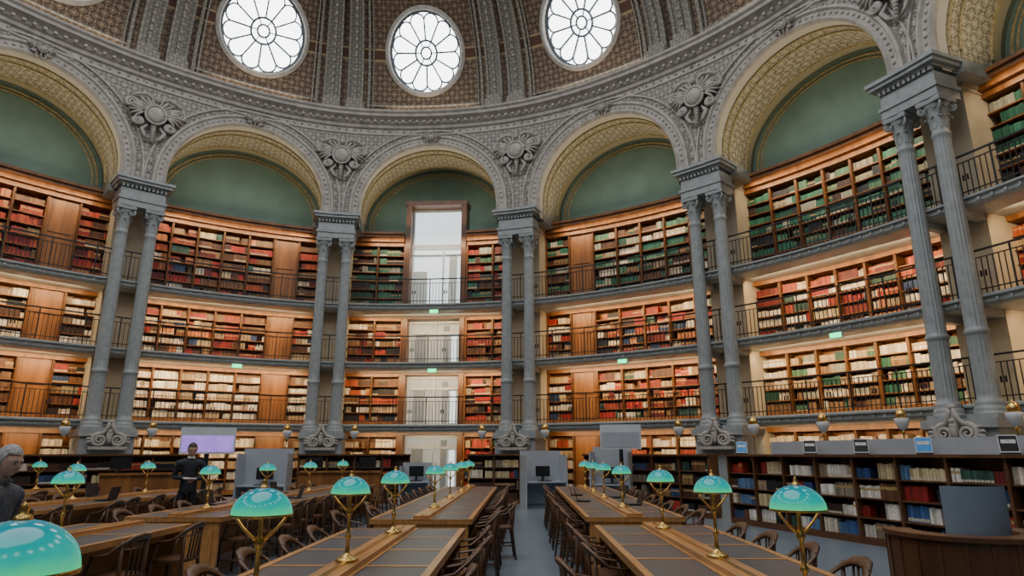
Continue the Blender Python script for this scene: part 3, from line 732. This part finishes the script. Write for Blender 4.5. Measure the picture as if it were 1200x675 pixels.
# ------------------------------------------------------------------ people
def skinmesh(name,V,E,rad,mt,parent,root=0):
    me=bpy.data.meshes.new(name); me.from_pydata(V,E,[]); me.materials.append(mt)
    o=inst(name,me,None,parent); o.modifiers.new('Skin','SKIN')
    sv=me.skin_vertices[0].data
    for i,r in enumerate(rad): sv[i].radius=r if isinstance(r,tuple) else (r,r)
    sv[root].use_root=True
    sub=o.modifiers.new('Sub','SUBSURF'); sub.levels=2; sub.render_levels=2
    o.modifiers['Skin'].use_smooth_shade=True
    return o
def person(name,mw,hair,cloth,arms,hunch=0,headyaw=0,headpitch=0,long=False,shirt=None):
    root=empty(name)
    V=[(0,0,.83),(0,-.002,.93),(0,-.01,1.12),(0,-.02-hunch*.4,1.32),(0,-.02-hunch*.7,1.42),(0,-.02-hunch*.85,1.485)]
    rad=[(.175,.13),(.165,.125),(.15,.11),(.175,.12),(.15,.095),(.062,.06)]; E=[(0,1),(1,2),(2,3),(3,4),(4,5)]
    for sg in (-1,1):
        el,wr=arms[0 if sg<0 else 1]; o=len(V); sh=Vector((sg*.19,-.02-hunch*.7,1.395)); el_=Vector(el); wr_=Vector(wr)
        V+=[tuple(sh),tuple(sh.lerp(el_,.5)),tuple(el_),tuple(el_.lerp(wr_,.5)),tuple(wr_)]; rad+=[.07,.058,.052,.045,.038]; E+=[(4,o),(o,o+1),(o+1,o+2),(o+2,o+3),(o+3,o+4)]
    skinmesh('jacket',V,E,rad,cloth,root,2)
    V=[(0,0,.95)];rad=[(.12,.09)];E=[]
    for sg in (-1,1):
        o=len(V); V+=[(sg*.085,0,.86),(sg*.10,-.015,.68),(sg*.105,-.025,.49),(sg*.11,.0,.30),(sg*.115,.02,.07)]; rad+=[(.095,.10),(.085,.085),.068,.062,.055]; E+=[(0,o)]+[(o+i,o+i+1) for i in range(4)]
    skinmesh('trousers',V,E,rad,M['trous'],root)
    b=MB()
    for sg in (-1,1): b.ell((sg*.12,-.045,.05),(.048,.135,.05),0,12,8)
    b.obj('shoes',[M['black']],None,root)
    b=MB()
    for sg in (-1,1):
        el,wr=[Vector(q) for q in arms[0 if sg<0 else 1]]; d=(wr-el).normalized(); side=Vector((0,0,1)).cross(d)
        if side.length<.2: side=Vector((1,0,0))
        side.normalize(); up=d.cross(side); th=-sg
        b.tube([wr-d*.03,wr+d*.02,wr+d*.06,wr+d*.1],[.024,.03,.04,.036],10,flat=.45)
        for i,l in enumerate((.065,.078,.072,.055)):
            p=wr+d*.09+side*th*(.028-.019*i); b.tube([p,p+d*l*.4-up*.004,p+d*l*.75-up*.018,p+d*l*.88-up*.034],[.0092,.009,.008,.0065],7)
        p=wr+d*.03+side*th*.03; b.tube([p,p+side*th*.022+d*.02,p+side*th*.03+d*.048,p+side*th*.024+d*.066],[.012,.011,.0095,.008],7)
    b.obj('hands',[M['skin']],None,root)
    b=MB()
    def fn(p,d):
        q=p.copy()
        if d.z<0:
            q.x*=1-.30*d.z*d.z; q.y*=1-.10*d.z*d.z
            if d.y<0: q.y-=.012*d.z*d.z*-d.y
            if d.y>0: q.z*=1-.25*d.y
        if d.y<-.4 and abs(d.z)<.5:
            q.y+= .016*math.exp(-((abs(d.x)-.36)**2/.02+(d.z-.04)**2/.02))
            q.y-= .028*math.exp(-(d.x**2/.010+(d.z+.20)**2/.025))
            q.y-= .006*math.exp(-(d.z-.2)**2/.008)
        if d.y<0: q.y-= .008*math.exp(-(d.x**2/.05+(d.z+.55)**2/.008))
        return q
    b.ell((0,0,0),(.076,.096,.118),0,40,30,fn=fn)
    for sg in (-1,1):
        b.ell((sg*.077,.012,-.012),(.010,.020,.032),0,8,8); b.ell((sg*.030,-.078,.004),(.013,.009,.0075),4,10,6); b.ell((sg*.030,-.0855,.004),(.006,.003,.006),2,8,6)
        b.tube([(sg*.014,-.093,.020),(sg*.03,-.093,.026),(sg*.047,-.080,.021)],[.003,.004,.002],6,1)
    b.tube([(-.024,-.084,-.062),(0,-.094,-.06),(.024,-.084,-.062)],[.003,.0065,.003],6,3)
    def hf(p,d):
        q=p.copy(); low=-.095 if long else -.06
        front=max(0,min(1,(-d.y-.05)/.4)); lim=low*(1-front)+.062*front
        if q.z<lim: q.z=lim; q.x*=.93; q.y*=.93
        return q*(1+.02*math.sin(d.x*23)*math.sin(d.y*19+d.z*7))
    b.ell((0,.010,.010),(.085,.103,.124),1,36,28,fn=hf)
    if long: b.ell((0,.105,-.01),(.045,.045,.045),1,12,8)
    b.tube([(0,.02,-.07),(0,.028,-.17)],[.050,.056],14,0)
    hm=Matrix.Translation((0,-.045-hunch,1.635))@Matrix.Rotation(headyaw,4,'Z')@Matrix.Rotation(headpitch,4,'X')
    h=b.obj('head',[M['skin'],hair,M['black'],M['lips'],M['paper']],None,root); h.matrix_local=hm
    b=MB(); b.lathe([(.064,1.475),(.068,1.495),(.062,1.508),(.056,1.50)],20,0); o=b.obj('collar',[shirt or cloth],None,root); o.location=(0,-.02-hunch*.9,0)
    root.matrix_world=mw
    return root
pr=person('standing_man',Matrix.Translation((-6.05,12.6,0))@Matrix.Rotation(.5,4,'Z'),M['hairb'],M['cloth'],[((-.26,.03,1.14),(-.10,-.22,1.13)),((.27,.0,1.14),(.08,-.24,1.10))],.04,.1,.25,shirt=M['paper'])
b=MB(); b.box(-.11,.11,-.40,-.27,1.115,1.13); b.obj('papers',[M['paper']],None,pr)
person('grey_haired_visitor',Matrix.Translation((-3.68,4.8,0))@Matrix.Rotation(1.6,4,'Z')@Matrix.Scale(.92,4),M['hairg'],M['clothg'],[((-.27,.05,1.13),(-.2,-.15,.98)),((.27,.05,1.13),(.2,-.15,.98))],.03,-.2,.2,True)
# ------------------------------------------------------------------ world & camera
wd=bpy.data.worlds.new('World'); bpy.context.scene.world=wd; wd.use_nodes=True
wd.node_tree.nodes['Background'].inputs[0].default_value=(.6,.75,.9,1); wd.node_tree.nodes['Background'].inputs[1].default_value=.4
cd=bpy.data.cameras.new('Camera'); cam=bpy.data.objects.new('Camera',cd); C.objects.link(cam)
cd.sensor_width=36; cd.lens=22.7; cam.location=(0,0,CAMZ); cam.rotation_euler=(math.radians(90+14.4),0,0)
bpy.context.scene.camera=cam
